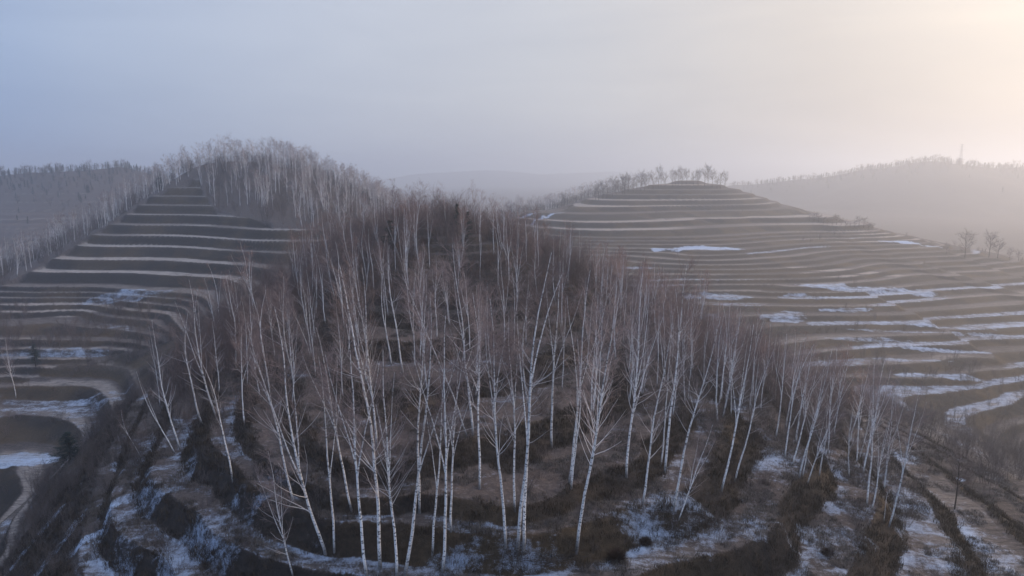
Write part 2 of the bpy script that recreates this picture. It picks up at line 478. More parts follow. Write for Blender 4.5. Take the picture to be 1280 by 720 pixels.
def grass_mesh(seed, n=26, H=.32, W=.35):
    random.seed(seed); b = MB()
    for s in range(n):
        a = random.random() * 6.283; r = random.random() ** .5 * W
        p = Vector((math.cos(a) * r, math.sin(a) * r, -.04)); la = random.random() * 6.283; ln = random.uniform(.1, .9)
        tip = p + Vector((math.cos(la) * ln, math.sin(la) * ln, 1)).normalized() * H * random.uniform(.5, 1.2) 
        mid = p.lerp(tip, .55) + Vector((0, 0, .05)); w = .012
        s_ = Vector((math.sin(la), -math.cos(la), 0)) * w
        i0 = len(b.v)
        b.v += [tuple(p + s_), tuple(p - s_), tuple(mid - s_ * .8), tuple(mid + s_ * .8), tuple(tip)]
        b.f += [(i0, i0 + 1, i0 + 2, i0 + 3), (i0 + 3, i0 + 2, i0 + 4)]; b.m += [0, 0]
    return b.mesh('grass_tuft', [M['grass']])

# ------------------------------------------------------------------ the ground sheet
def pix(px, py):
    return hit(px, py)

def build_ground():
    fine = np.radians(np.arange(-47, 47.01, .115))
    rest = np.radians(np.concatenate([np.arange(48, 60, 1.0), np.arange(60, 300, 4.0), np.arange(300, 313, 1.0)]))
    ang = np.concatenate([fine, rest]); na = len(ang)
    rr = [6.0]
    while rr[-1] < 4200:
        r = rr[-1]
        rr.append(r + r * (.02 if r < 26 else .0036 if r < 620 else .006 if r < 2100 else .06))
    rr = np.array(rr); nr = len(rr)
    X = (rr[:, None] * np.sin(ang)[None]).ravel(); Y = (rr[:, None] * np.cos(ang)[None]).ravel()
    h, z, f, ti, riser, sel, nat = ground(X, Y, True)
    r = np.hypot(X, Y)
    Z = h
    # ---- per-vertex field data
    along = np.arctan2(X, Y) * 9
    ra = vnoise(ti * 7.31 + .5, along * 1.0 + ti * 3.7, 301); rb = sstep(.35, .6, vnoise(ti * 5.17 + .5, along * .8 + ti * 1.3, 302))
    seg = np.floor((np.arctan2(X, Y) * 9 + vnoise(ti * 1.7, ti * 0 + 2.2, 7) * 5 + vnoise(X / 60, Y / 60, 5) * .5)).astype(np.int64)
    rnd = _h(seg, ti.astype(np.int64), 77); rnd2 = _h(seg, ti.astype(np.int64), 78)
    treadw = np.where(sel, .58, .66)
    # pale strip along the outer lip of each terrace of the far hills
    wdt = np.where(z > -36.3, .34 + .28 * rnd, .05 + .35 * rnd)
    tone_far = sstep(.0, .03, f) * (1 - sstep(wdt, wdt + .22, f)) * np.where(z > -36.3, 1, np.where(X > 0, .42, .55)) * (.30 + .70 * rb)
    tone_near = .05 + .22 * sstep(.5, .7, fbm(X / 9, Y / 9, 51, 3)) + .25 * (1 - sstep(.0, .14, f)) * fbm(X / 5, Y / 5, 58, 2)
    tone_far = np.where((Y > 300) & (X > 0), tone_far * (.08 + .7 * rb), tone_far)
    tone = np.where(sel & (z > -36.5), tone_near, np.where(sel & (z > -45), tone_far * .3, tone_far))
    tone = tone * (1 - nat)
    paleplot = np.zeros(len(X))
    for (x, y, rx, ry) in pale_plots:
        paleplot = np.maximum(paleplot, 1 - sstep(.8, 1.05, np.hypot((X - x) / rx, (Y - y) / ry) + (fbm(X / 9, Y / 9, 67, 2) - .5) * .4))
    far_field = (far_strip(X, Y, z) if True else 0)
    # snow
    wx = fbm(X / 5, Y / 5, 63, 3) * 6; wy = fbm(X / 5, Y / 5, 64, 3) * 6
    n1 = fbm((X + wx) / 6, (Y + wy) / 6, 61, 5)
    sn_near = .23 + .24 * sstep(.40, .66, n1) + .20 * sstep(.5, .85, f / .58) * (n1 > .4)
    # more snow in the lower left and bottom right terraces, little in the wood
    low = sstep(-24.8, -27.5, z)
    sn_near = sn_near * (.62 + .45 * low) + .03 * low
    sn_val = (.56 * sstep(.68, .78, ra) + .08 * rnd2) * sstep(-36, -41, z) + .04
    sn_val = np.where(X < 0, sn_val * .6, sn_val) * np.where((X > 90) & (Y < 150), .5, 1)
    sn_val = np.maximum(sn_val, np.where((X > 40) & (Y > 150) & (Y < 300), .58 * sstep(.56, .68, ra) * (f < .5), 0))
    sn = np.where(sel & (z > -36.5), sn_near, np.where(sel, np.minimum(sn_val, .32) + .08, sn_val))
    sn = sn * (1 - nat) * (1 - .85 * riser)
    sn = np.where((r > 185) & (z > -37) & (nat < .5), .05 * (1 - riser), sn)
    for (x, y, rx, ry, rot, amt) in snow_patches:
        dx, dy = X - x, Y - y; c, s = math.cos(rot), math.sin(rot)
        q = np.hypot((dx * c + dy * s) / rx, (-dx * s + dy * c) / ry) + (n1 - .5) * 1.3 + .25 * (fbm(X / 2.5 , Y / .9, 66, 3) - .5)
        sn = np.maximum(sn, amt * (1 - sstep(.75, 1.1, q)))
    wood = np.clip(woodmask(X, Y, z), 0, 1)
    wood = np.where(r > 560, 1 - .0 * nat, wood)
    wood = wood * (1 - far_field)
    tone = np.maximum(np.maximum(tone, far_field * .35), paleplot * .85 * (1 - riser))
    sn = sn * (1 - .55 * wood * (r > 90))
    V = np.stack([X, Y, Z], 1).astype(np.float32)
    ctr = np.array([[0, 0, ground(np.array([0.]), np.array([0.]))[0]]], np.float32)
    V = np.concatenate([V, ctr])
    nv = len(V)
    i = np.arange(nr - 1)[:, None]; j = np.arange(na)[None]; j2 = (j + 1) % na
    q = np.stack([i * na + j, (i + 1) * na + j, (i + 1) * na + j2, i * na + j2], -1).reshape(-1, 4)[:, ::-1]
    tri = np.stack([np.full(na, nv - 1), np.arange(na), (np.arange(na) + 1) % na], 1)[:, ::-1]
    q = q.astype(np.int32); tri = tri.astype(np.int32)
    me = bpy.data.meshes.new('terraced_hills')
    me.vertices.add(nv); me.vertices.foreach_set('co', V.ravel())
    nl = q.size + tri.size
    me.loops.add(nl); me.loops.foreach_set('vertex_index', np.concatenate([q.ravel(), tri.ravel()]))
    nf = len(q) + len(tri)
    me.polygons.add(nf)
    me.polygons.foreach_set('loop_start', np.concatenate([np.arange(len(q)) * 4, len(q) * 4 + np.arange(len(tri)) * 3]).astype(np.int32))
    me.update(calc_edges=True)
    me.polygons.foreach_set('use_smooth', np.ones(nf, bool))
    for n, a in (('riser', riser), ('snow', sn), ('tone', tone), ('wood', wood)):
        at = me.attributes.new(n, 'FLOAT', 'POINT'); at.data.foreach_set('value', np.concatenate([a, [0]]).astype(np.float32))
    me.materials.append(M['ground'])
    o = add_obj('ground', me); tag(o, 'terraced hillsides of dead grass and bare soil with broken snow', 'ground', kind='structure')
    return o

def far_strip(X, Y, z):
    """pale ploughed strips on the far left slope"""
    m = (X < -250) & (X > -560) & (Y > 300) & (Y < 620) & (z < -14) & (z > -44)
    f = (z / 5.5) % 1
    return np.where(m, sstep(.0, .05, f) * (1 - sstep(.12, .18, f)), 0) * (vnoise(X / 50, Y / 50, 4) > .3)

# outlines (x, y) of where the woods stand
def woodmask(X, Y, z):
    n = (fbm(X / 12, Y / 12, 71, 3) - .5)
    # front hill
    w1 = sstep(46, 54, Y + n * 10) * (1 - sstep(150, 160, Y)) * sstep(-36, -31, z + n * 5) * (1 - sstep(46, 52, np.abs(X + 2) + n * 8))
    # left hill: field spur is open, both sides wooded
    az = np.degrees(np.arctan2(X, Y))
    u = X / np.maximum(Y, 1) 
    hillL = (Y > 205) & (Y < 420) & (X < 10) & (X > -260)
    # open field between left edge and right edge lines
    eL = np.interp(Y, [205, 222, 235, 255, 285, 300], [-170, -163, -161, -157, -150, -135])
    eR = np.interp(Y, [205, 222, 240, 265, 288, 300], [-70, -82, -84, -114, -130, -135])
    open_ = (X > eL) & (X < eR) & (Y < 300)
    w2 = hillL & ~open_ & (z > -46) & ((X < -60) | (z > -34)) & ~((X > eR) & (Y < 238))
    # left shoulder of the right-hand hill
    w3 = (Y > 430) & (Y < 640) & (X < 105 + n * 10) & (X > -30) & (z > -44) & (X < np.interp(Y, [430, 480, 520, 560, 640], [-10, 22, 60, 125, 150]))
    return np.maximum(np.maximum(w1, w2 * 1.0), w3 * 1.0)

# snow patches: found on the ground
snow_patches = []
for (px, py, rx, ry, rot, amt) in [
        (875,311,26,6.0,0,.95), (682,273,17,2.2,.75,1.0), (655,272,9,1.6,0,.9), (1130,303,14,4,0,1.1), (1165,308,9,2,0,.9), (1225,310,14,3,0,.8),
        (1070,361,22,7,0,.72), (1135,366,14,6,.1,.72), (905,371,16,5,0,.65), (980,395,11,6,.2,.66), (1000,372,10,4,0,.6),
        (1150,405,24,2.8,-.1,.66), (1120,415,20,2,-.1,.55), (1230,420,12,2,-.1,.6), (1090,425,16,2.5,0,.55),(1170,470,16,2.2,-.1,.75),(1060,388,14,2,0,.7),(1190,440,16,1.8,-.1,.7),(1130,450,14,1.8,-.1,.6),
        (1200,599,1.5,.8,.3,1.2),
        (30,575,9,3,.1,.8), (95,440,12,2.5,0,.5), (20,445,10,2,0,.5), (60,512,20,1.8,0,.56), (110,503,14,1.6,0,.54), (150,372,16,4,0,.55), (30,690,4,1,.9,.7), (95,655,5,.8,.9,.6),
        (190,600,6,3.5,.6,.56), (110,675,2.6,.9,.8,1.2), (250,690,7,3,-.4,.52), (160,690,5,2.5,.3,.5), (620,700,7,1.8,0,.48), (860,660,7,2.2,.2,.5), (1040,680,6,3,.6,.48), (1120,620,5,6,-.5,.48),(1160,680,3,8,-.4,.5),(320,610,5,2,0,.4)]:
    p = hit(px, py)
    if p: snow_patches.append((p[0], p[1], rx, ry, rot, amt))

pale_plots = []
for (px, py, rx, ry) in [(1085,291,24,8),(1125,298,18,6),(1060,338,30,5),(215,285,20,4),(60,385,22,6),(1040,345,16,4),(1070,302,30,3)]:
    p = hit(px, py)
    if p: pale_plots.append((p[0], p[1], rx, ry))

build_ground()

# ------------------------------------------------------------------ birches
specs = [dict(seed=101, nb=42), dict(seed=102, nb=38, first=.36), dict(seed=103, nb=38, first=.25), dict(seed=104, nb=26, first=.5, spread=.8),
         dict(seed=105, nb=42, stems=2), dict(seed=106, nb=38, first=.35), dict(seed=107, nb=22, first=.5, spread=.7), dict(seed=108, nb=40, first=.22, spread=1.15),
         dict(seed=109, nb=38, stems=3), dict(seed=110, nb=32, first=.3)]
BV = [birch_meshes(**s) for s in specs]
BR_ = []
for t_, c_ in BV:
    c2 = c_.copy(); c2.materials[1] = M['rtwig']; BR_.append((t_, c2))
all_b = []
def put_birch(k, loc, H, rz, lean=(0, 0), label='', group='', wide=1.0, BV=BV):
    r = bpy.data.objects.new('birch_tree', None); C.objects.link(r)
    s = H / 14.0
    r.location = loc; r.scale = (s * wide, s * wide, s)
    q = Quaternion((0, 0, 1), rz)
    tilt = Vector((0, 0, 1)).rotation_difference(Vector((lean[0], lean[1], 1)).normalized())
    r.rotation_mode = 'QUATERNION'; r.rotation_quaternion = tilt @ q
    t = bpy.data.objects.new('trunk', BV[k][0]); C.objects.link(t); t.parent = r
    c = bpy.data.objects.new('crown', BV[k][1]); C.objects.link(c); c.parent = r
    tag(r, label, 'birch tree', group)
    all_b.append(loc)
    return r

def unproj_height(base, px, py):
    """lean (x per z) and height so the tip of a tree standing at base meets the sight line"""
    u = (px - 640) / F; v = (py - 360) / F
    fw = CP - v * SP; dn = SP + v * CP
    d = base[1]
    return u / fw * d - base[0], CZ - dn / fw * d - base[2]

# base pixel, tip pixel, mesh, label
heroes = [
 (632,689, 612,372, 0, 'tall white birch at the bottom of the hill with twin trunks close on its right'),
 (647,686, 690,300, 1, 'left trunk of the two white birches rising from one spot near the bottom centre'),
 (655,686, 705,335, 6, 'right trunk of the two white birches rising from one spot near the bottom centre'),
 (553,716, 558,385, 3, 'straight slender birch whose foot meets the bottom edge left of centre'),
 (496,722, 480,430, 5, 'white birch forking halfway up at the bottom edge'),
 (506,722, 538,360, 6, 'birch curving right from the foot of the forked birch at the bottom edge'),
 (459,724, 430,400, 3, 'thin birch leaning left below the left terrace bank at the bottom edge'),
 (474,712, 425,320, 2, 'white birch leaning left with long side limbs low above the bottom edge'),
 (407,694, 345,375, 7, 'bushy white birch with many low limbs leaning left beside the snowy left terrace'),
 (418,693, 398,440, 6, 'thin pole of a birch just right of the bushy leaning birch'),
 (541,696, 556,450, 6, 'thin birch pole just left of the straight slender birch at bottom centre'),
 (564,665, 572,430, 3, 'thin birch standing on the dark bank behind the straight slender birch'),
 (525,643, 528,370, 1, 'birch at the foot of the lowest dark bank left of centre'),
 (587,545, 566,300, 4, 'twin stemmed birch rooted in the middle of the hill terraces'),
 (644,640, 636,390, 0, 'birch on the bank directly behind the tall birches of the bottom centre'),
 (721,690, 775,350, 5, 'lone birch leaning right with its foot on the snow left of the round brown bush'),
 (711,605, 738,330, 3, 'slim birch on the second terrace above the lone right leaning birch'),
 (714,612, 722,420, 6, 'short thin birch at the right foot of a slim birch on the second terrace'),
 (804,632, 840,400, 2, 'birch above the two round brown bushes leaning right'),
 (842,640, 905,385, 1, 'right leaning birch on the bank right of the round brown bushes'),
 (848,652, 895,525, 7, 'short birch with wide low limbs bent to the right at the bank edge'),
 (784,598, 802,335, 5, 'upright birch on the terrace above the small round bush'),
 (831,592, 862,330, 0, 'taller of the paired birches on the right terrace left of the ravine'),
 (826,584, 838,420, 6, 'shorter of the paired birches on the right terrace left of the ravine'),
 (902,614, 945,400, 3, 'left birch of the pair above the dark ravine on the right slope'),
 (918,602, 968,430, 1, 'right birch of the pair above the dark ravine on the right slope'),
 (970,547, 985,415, 3, 'farthest left pole of the bunch of birches on the right spur'),
 (981,573, 1020,425, 6, 'second pole from the left of the bunch of birches on the right spur'),
 (991,582, 1022,440, 3, 'third pole from the left of the bunch of birches on the right spur'),
 (999,598, 1042,430, 5, 'tallest birch of the bunch on the right spur'),
 (1003,597, 1035,480, 6, 'thin leaning pole beside the tallest birch of the bunch on the right spur'),
 (1009,604, 1052,490, 7, 'bushy low birch at the right foot of the bunch on the right spur'),
 (1024,596, 1058,470, 6, 'last pole on the right of the bunch of birches on the right spur'),
 (1084,632, 1094,455, 0, 'tallest of the three birches on the low right terraces'),
 (1089,638, 1118,505, 5, 'middle birch of the three on the low right terraces'),
 (1111,658, 1152,480, 3, 'right leaning birch on the edge of the low snowy right terrace'),
 (1105,652, 1116,600, 6, 'sapling at the foot of the right leaning birch on the low right terrace'),
 (226,562, 187,395, 2, 'large white birch on the left rim above the snowy terrace'),
 (219,567, 165,455, 6, 'thin birch leaning far left beside the large birch on the left rim'),
 (270,522, 238,345, 7, 'tall many limbed birch on the left rim above the large rim birch'),
 (291,604, 240,425, 1, 'left leaning birch at the head of the dark curved bank'),
 (177,572, 150,508, 6, 'small leaning sapling alone on the left edge of the hill'),
 (20,498, 5,420, 5, 'lone birch at the left border of the valley fields'),
 (368,629, 312,395, 0, 'birch leaning left above the bend of the lowest left terrace bank'),
 (366,722, 335,560, 7, 'low wide limbed birch at the bottom edge under the left terrace bank'),
 (440,640, 395,400, 3, 'slim birch between the bushy left birch and the long limbed birch behind it'),
 (600,612, 590,360, 1, 'birch standing mid hill just left of the tall birch at bottom centre'),
 (690,560, 700,320, 3, 'white birch in the middle terraces right of the centre line'),
 (470,560, 452,330, 5, 'birch on the middle terraces with its crown under the dark round pine'),
 (505,470, 487,300, 1, 'birch rising in front of the dark round pine on the upper hill'),
]
for n_, (bx, by, tx, ty, k, lab) in enumerate(heroes):
    b = hit(bx, min(by, 900))
    dx, H = unproj_height(b, tx, ty)
    H = max(2.5, H)
    lean = (dx / H, random.Random(n_).uniform(-.05, .05))
    put_birch(k, (b[0], b[1], b[2] - .05), H, random.Random(n_ + 9).uniform(0, 6.28), lean, lab, 'birches in the front of the hill')

# the birches further back on the front hill: one object each
R2 = random.Random(42)
zones = {
 'crest': ('slender pale birch on the wooded crest of the front hill', 'birches on the crest of the front hill'),
 'left': ('grey white birch in the stand down the left flank of the front hill', 'birches on the left flank of the front hill'),
 'right': ('thin pale birch in the close stand down the right flank of the front hill', 'birches on the right flank of the front hill'),
 'centre': ('white birch among others on the middle terraces of the front hill', 'birches on the middle terraces'),
}
placed = [(b[0], b[1]) for b in all_b]
def ok(x, y, dmin):
    return all((x - a) ** 2 + (y - b) ** 2 > dmin * dmin for a, b in placed)
def scatter_zone(n, xr, yr, cond, dmin, hr):
    c = 0; tries = 0
    while c < n and tries < 20000:
        tries += 1
        x = R2.uniform(*xr); y = R2.uniform(*yr)
        if not cond(x, y) or not ok(x, y, dmin): continue
        z = float(ground(np.array([x]), np.array([y]))[0])
        if z - CZ < -37: continue
        zn = 'crest' if y > 104 else 'left' if x < -17 - (y - 60) * .12 else 'right' if x > 15 + (y - 60) * .05 else 'centre'
        H = R2.uniform(*hr)
        out = .06 * x / 40
        put_birch(R2.choice([0, 1, 2, 3, 3, 4, 5, 6, 6, 7, 8, 9]), (x, y, z - .05), H, R2.uniform(0, 6.28), (out + R2.gauss(0, .045), R2.gauss(0, .045)), *zones[zn], wide=R2.uniform(.75, 1.3), BV=BR_ if (zn == 'crest' or y > 98 or (zn == 'right' and y > 75)) else BV)
        placed.append((x, y)); c += 1
    return c
got = 0
got += scatter_zone(55, (-52, -14), (66, 118), lambda x, y: x > -50 + (118 - y) * .05 and not (x < -38 and y < 88), 2.0, (9.5, 13.5))
got += scatter_zone(75, (14, 50), (66, 122), lambda x, y: x < 50 - (y - 66) * .30 and not (x > 41 and y < 80), 1.8, (8.5, 12.5))
got += scatter_zone(26, (-16, 16), (64, 104), lambda x, y: True, 2.6, (9, 13))
got += scatter_zone(78, (-38, 28), (106, 136), lambda x, y: True, 1.9, (7.5, 11))

# ------------------------------------------------------------------ scatter of uncountable growth
def scatter(name, pts, rotz, scl, idx, protos, label, cat):
    me = bpy.data.meshes.new(name); n = len(pts)
    me.vertices.add(n); me.vertices.foreach_set('co', np.asarray(pts, np.float32).ravel())
    for nm, ty, a in (('rz', 'FLOAT', rotz), ('sc', 'FLOAT', scl), ('vi', 'INT', idx)):
        at = me.attributes.new(nm, ty, 'POINT'); at.data.foreach_set('value', np.asarray(a, np.float32 if ty == 'FLOAT' else np.int32))
    for p in protos:
        for s in p.materials:
            if s and s.name not in [m_.name for m_ in me.materials]: me.materials.append(s)
    o = add_obj(name, me); tag(o, label, cat, kind='stuff')
    col = bpy.data.collections.new(name + '_kinds')
    for k, p in enumerate(protos):
        q = bpy.data.objects.new('%s_kind_%02d' % (name, k), p); col.objects.link(q)
    ng = bpy.data.node_groups.new(name, 'GeometryNodeTree')
    ng.interface.new_socket('Geometry', in_out='INPUT', socket_type='NodeSocketGeometry')
    ng.interface.new_socket('Geometry', in_out='OUTPUT', socket_type='NodeSocketGeometry')
    N = ng.nodes; Lk = ng.links
    gi = N.new('NodeGroupInput'); go = N.new('NodeGroupOutput')
    iop = N.new('GeometryNodeInstanceOnPoints'); ci = N.new('GeometryNodeCollectionInfo')
    ci.inputs[0].default_value = col; ci.inputs['Separate Children'].default_value = True; ci.inputs['Reset Children'].default_value = True
    def na(nm, ty):
        a = N.new('GeometryNodeInputNamedAttribute'); a.data_type = ty; a.inputs['Name'].default_value = nm; return a.outputs[0]
    cx = N.new('ShaderNodeCombineXYZ'); Lk.new(na('rz', 'FLOAT'), cx.inputs[2])
    e2r = N.new('FunctionNodeEulerToRotation'); Lk.new(cx.outputs[0], e2r.inputs[0])
    Lk.new(gi.outputs[0], iop.inputs['Points']); Lk.new(ci.outputs[0], iop.inputs['Instance'])
    iop.inputs['Pick Instance'].default_value = True
    Lk.new(na('vi', 'INT'), iop.inputs['Instance Index']); Lk.new(e2r.outputs[0], iop.inputs['Rotation'])
    Lk.new(na('sc', 'FLOAT'), iop.inputs['Scale']); Lk.new(iop.outputs[0], go.inputs[0])
    md = o.modifiers.new('scatter', 'NODES'); md.node_group = ng
    return o

def sample(n, xr, yr, cond, s0, s1, nk, k0=0):
    X = rng.uniform(*xr, n * 3); Y = rng.uniform(*yr, n * 3)
    Hh, z, f, ti, riser, sel, nat = ground(X, Y, True)
    m = cond(X, Y, z, f, riser)
    X, Y, Hh = X[m][:n], Y[m][:n], Hh[m][:n]
    k = len(X)
    return np.stack([X, Y, Hh], 1), rng.uniform(0, 6.28, k), rng.uniform(s0, s1, k), rng.integers(k0, k0 + nk, k)
def cat4(l): return [np.concatenate([a[i] for a in l]) for i in range(4)]

shr = [shrub_mesh(201 + i, 1.9, 1.5, 16, 'grey', 1.0) for i in range(4)]
red = [shrub_mesh(221 + i, 2.8, 2.0, 22, 'red', 1.2, 5) for i in range(3)]
sap = [shrub_mesh(241 + i, 4.5, 1.8, 7, 'grey', 1.0, 9) for i in range(3)]
thk = [shrub_mesh(261 + i, 6.2, 2.6, 8, 'thicket', 1.15, 16) for i in range(4)]
L = []
L.append(sample(1050, (-46, 50), (84, 142), lambda X, Y, z, f, r: (woodmask(X, Y, z) > .5) & ((Y > 122 - .5 * np.abs(X)) | (X > 24 + (Y - 84) * .05) & (Y > 80) | (X < -34)), .6, 1.15, 4, 10))
L.append(sample(1300, (-54, 54), (48, 140), lambda X, Y, z, f, r: (woodmask(X, Y, z) > .4) & (r < .5) & (fbm(X / 6, Y / 6, 90, 2) > .33), .35, .95, 4, 0))
L.append(sample(900, (-54, 50), (68, 136), lambda X, Y, z, f, r: (woodmask(X, Y, z) > .5) & ((z > -20.5) | (X > 12) | (X < -20)), .5, 1.3, 3, 7))
L.append(sample(450, (-40, 40), (100, 138), lambda X, Y, z, f, r: (z > -24) & (fbm(X / 9, Y / 9, 95, 2) > .42), .5, 1.1, 3, 4))
L.append(sample(260, (-54, 62), (40, 100), lambda X, Y, z, f, r: (r > .5) & (fbm(X / 5, Y / 5, 97, 2) > .5), .2, .5, 4, 0))
scatter('undergrowth', *cat4(L), shr + red + sap + thk, 'tangle of leafless grey and reddish brush covering the front hill under the birches', 'undergrowth')

gm = [grass_mesh(301 + i) for i in range(4)]
L = [sample(30000, (-58, 68), (36, 112), lambda X, Y, z, f, r: (r < .2) & (fbm(X / 3, Y / 3, 99, 3) > .50) & (z > -46), .4, 1.25, 4)]
scatter('dead_grass', *cat4(L), gm, 'tufts of short dead grass on the terrace treads', 'grass')
gb = [grass_mesh(321 + i, 30, .38, .4) for i in range(4)]
for g_ in gb: g_.materials[0] = M['bank']
L = [sample(20000, (-58, 68), (34, 115), lambda X, Y, z, f, r: (r > .4) & (z > -48), .7, 1.6, 4)]
scatter('bank_grass', *cat4(L), gb, 'dark dead grass hanging over the earth banks between the terraces', 'grass')

# light birches for the distance
lite = [birch_meshes(401, nb=20, twigs=5, sub=2, tr=1.7, r0=.12), birch_meshes(402, nb=16, twigs=5, sub=2, tr=1.7, first=.45, spread=.8, r0=.12), birch_meshes(403, nb=18, twigs=5, sub=2, tr=1.7, stems=2, r0=.12)]
def join(ms, name):
    t, c = ms; me = bpy.data.meshes.new(name)
    nv = len(t.vertices)
    v = [tuple(x.co) for x in t.vertices] + [tuple(x.co) for x in c.vertices]
    f = [tuple(p.vertices) for p in t.polygons] + [tuple(i + nv for i in p.vertices) for p in c.polygons]
    me.from_pydata(v, [], f)
    for m_ in list(t.materials) + list(c.materials): me.materials.append(m_)
    nm = len(t.materials)
    me.polygons.foreach_set('material_index', [p.material_index for p in t.polygons] + [p.material_index + nm for p in c.polygons])
    me.polygons.foreach_set('use_smooth', [True] * len(f)); me.update(); return me
lj = [join(x, 'far_birch') for x in lite]
cj = [join(conifer_meshes(451 + i, 9, 2.2), 'far_conifer') for i in range(2)]
bj = [join(broad_meshes(461 + i, 11, .7), 'far_broadleaf') for i in range(2)]
bigsap = [shrub_mesh(471 + i, 6.5, 3.0, 12, 'grey', 2.2, 9) for i in range(2)]
def wl(X, Y, z, f, r): return (woodmask(X, Y, z) > .5)
L = [sample(1000, (-215, -5), (205, 400), wl, .75, 1.02, 3, 0),
     sample(1500, (-215, -5), (205, 400), wl, .5, 1.1, 2, 3)]
scatter('birch_wood', *cat4(L), lj + bigsap, 'wood of pale bare birches round the terraced field of the left hill', 'wood')
def wr(X, Y, z, f, r): return (woodmask(X, Y, z) > .5)
L = [sample(260, (-40, 150), (430, 640), wr, .7, 1.0, 3, 0), sample(500, (-40, 150), (430, 640), wr, .5, 1.1, 2, 3), sample(90, (-40, 150), (430, 640), wr, .7, 1.0, 2, 5)]
scatter('shoulder_wood', *cat4(L), lj + bigsap + bj, 'thin misty wood on the left shoulder of the right terraced hill', 'wood')
# far ridges
def near_ridge(pts, n, wid, s0=.5, s1=1.1):
    out = []
    for k in range(n):
        i = random.randrange(len(pts) - 1); t = random.random()
        x = pts[i][0] + (pts[i + 1][0] - pts[i][0]) * t + random.gauss(0, wid); y = pts[i][1] + (pts[i + 1][1] - pts[i][1]) * t + random.gauss(0, wid)
        out.append((x, y))
    a = np.array(out); h = ground(a[:, 0], a[:, 1])
    return np.stack([a[:, 0], a[:, 1], h], 1), rng.uniform(0, 6.28, n), rng.uniform(s0, s1, n), rng.integers(0, 5, n)
random.seed(77)
scatter('ridge_wood', *cat4([near_ridge(far_right, 1300, 45), near_ridge(far_left, 1500, 34, .3, .75)]), bj + cj + [bigsap[0]], 'dark misty wood along the far ridges', 'wood')
# brush of the valley sides
L = [sample(700, (-190, -50), (60, 215), lambda X, Y, z, f, r: (z < -36) & (r > .4) & (fbm(X / 9, Y / 9, 124, 2) > .42), .12, .42, 2, 0),
     sample(260, (-80, -36), (50, 110), lambda X, Y, z, f, r: (z < -34) & (z > -47), .12, .4, 2, 0),
     sample(500, (-150, -50), (70, 200), lambda X, Y, z, f, r: (z < -33) & (z > -47) & (fbm(X / 10, Y / 10, 120, 2) > .5), .25, .7, 2, 0),
     sample(420, (50, 150), (70, 210), lambda X, Y, z, f, r: (z < -35) & (fbm(X / 14, Y / 14, 121, 2) > .52), .25, .6, 2, 0),
     sample(620, (48, 135), (78, 165), lambda X, Y, z, f, r: (z < -38) & (fbm(X / 13, Y / 13, 131, 2) > .44), .2, .75, 2, 0),
     sample(420, (30, 210), (165, 300), lambda X, Y, z, f, r: (r > .4) & (fbm(X / 20, Y / 12, 133, 2) > .56), .12, .35, 2, 0),
     sample(260, (90, 330), (215, 470), lambda X, Y, z, f, r: (r > .3) & (fbm(X / 25, Y / 25, 122, 2) > .62), .25, .55, 2, 0)]
scatter('hedge_brush', *cat4(L), bigsap, 'low brown brush on the banks between the valley fields', 'brush')

# ------------------------------------------------------------------ single trees and shrubs
CM = [conifer_meshes(501, 7.5, 2.3), conifer_meshes(502, 6.0, 2.6, .05)]
def put2(kind, ms, px, py, H0, H, label, cat, group=None, rz=0, wide=1.0):
    b = hit(px, py)
    if b is None: return None
    r = bpy.data.objects.new(kind, None); C.objects.link(r); s = H / H0
    r.location = (b[0], b[1], b[2] - .05); r.scale = (s * wide, s * wide, s); r.rotation_euler = (0, 0, rz)
    for nm, me in (('trunk', ms[0]), ('crown', ms[1])):
        o = bpy.data.objects.new(nm, me); C.objects.link(o); o.parent = r
    tag(r, label, cat, group); return r
put2('pine_tree', CM[1], 489, 318, 6, 5.8, 'dark round pine standing among birches on the crest of the front hill', 'pine tree', wide=1.2)
put2('pine_tree', CM[0], 572, 298, 7.5, 6.0, 'dark pointed pine on the right end of the front hill skyline', 'pine tree', rz=1)
put2('pine_tree', CM[0], 585, 300, 7.5, 5.0, 'smaller dark pine beside the pointed pine on the skyline', 'pine tree', rz=3)
put2('pine_tree', CM[0], 200, 238, 7.5, 8, 'single dark pine at the top left of the terraced field of the left hill', 'pine tree', rz=2)
put2('pine_tree', CM[0], 45, 458, 7.5, 5.5, 'dark pine on the snowy field at the left border', 'pine tree', rz=4, wide=1.3)
put2('pine_tree', CM[1], 88, 575, 6, 4.2, 'low dark spreading pine right of the white snow patch in the left valley', 'pine tree', rz=5, wide=1.5)
BM = [broad_meshes(601 + i, 11, 1.0) for i in range(3)]
lip = [(1206,322,14,'round headed bare tree standing left of the pair on the right field edge'), (1236,322,13.5,'taller of the two bare trees close together at the right field edge'),
       (1247,323,10.5,'lower bare tree right against the tallest one at the right field edge'), (1183,318,6,'small bare tree left of the round headed tree on the right field edge'),
       (1262,325,6.5,'small bare tree right of the close pair on the right field edge'), (1273,326,6,'small bare tree at the right border on the field edge')]
for i, (px, py, H, lab) in enumerate(lip):
    put2('bare_tree', BM[i % 3], px, py, 11, H, lab, 'bare tree', 'bare trees on the right field edge', i * 1.3)
put2('bare_tree', BM[1], 1193, 637, 11, 7.2, 'forked bare tree between the snowy strips of the lowest right terraces', 'bare tree', None, 2, .8)
R3 = random.Random(9)
xs = [745 + i * 5.2 for i in range(32)]
for i, px in enumerate(xs):
    if 905 < px < 0: continue
    py = float(np.interp(px, [740, 800, 860, 910], [249, 236, 228, 234])) + R3.uniform(0, 4)
    put2('bare_tree', BM[i % 3], px + R3.uniform(-2, 2), py, 11, R3.uniform(10, 16), 'tall bare tree in the misty row along the top of the right terraced hill', 'bare tree', 'bare trees on the summit of the right hill', i * .9, .75)
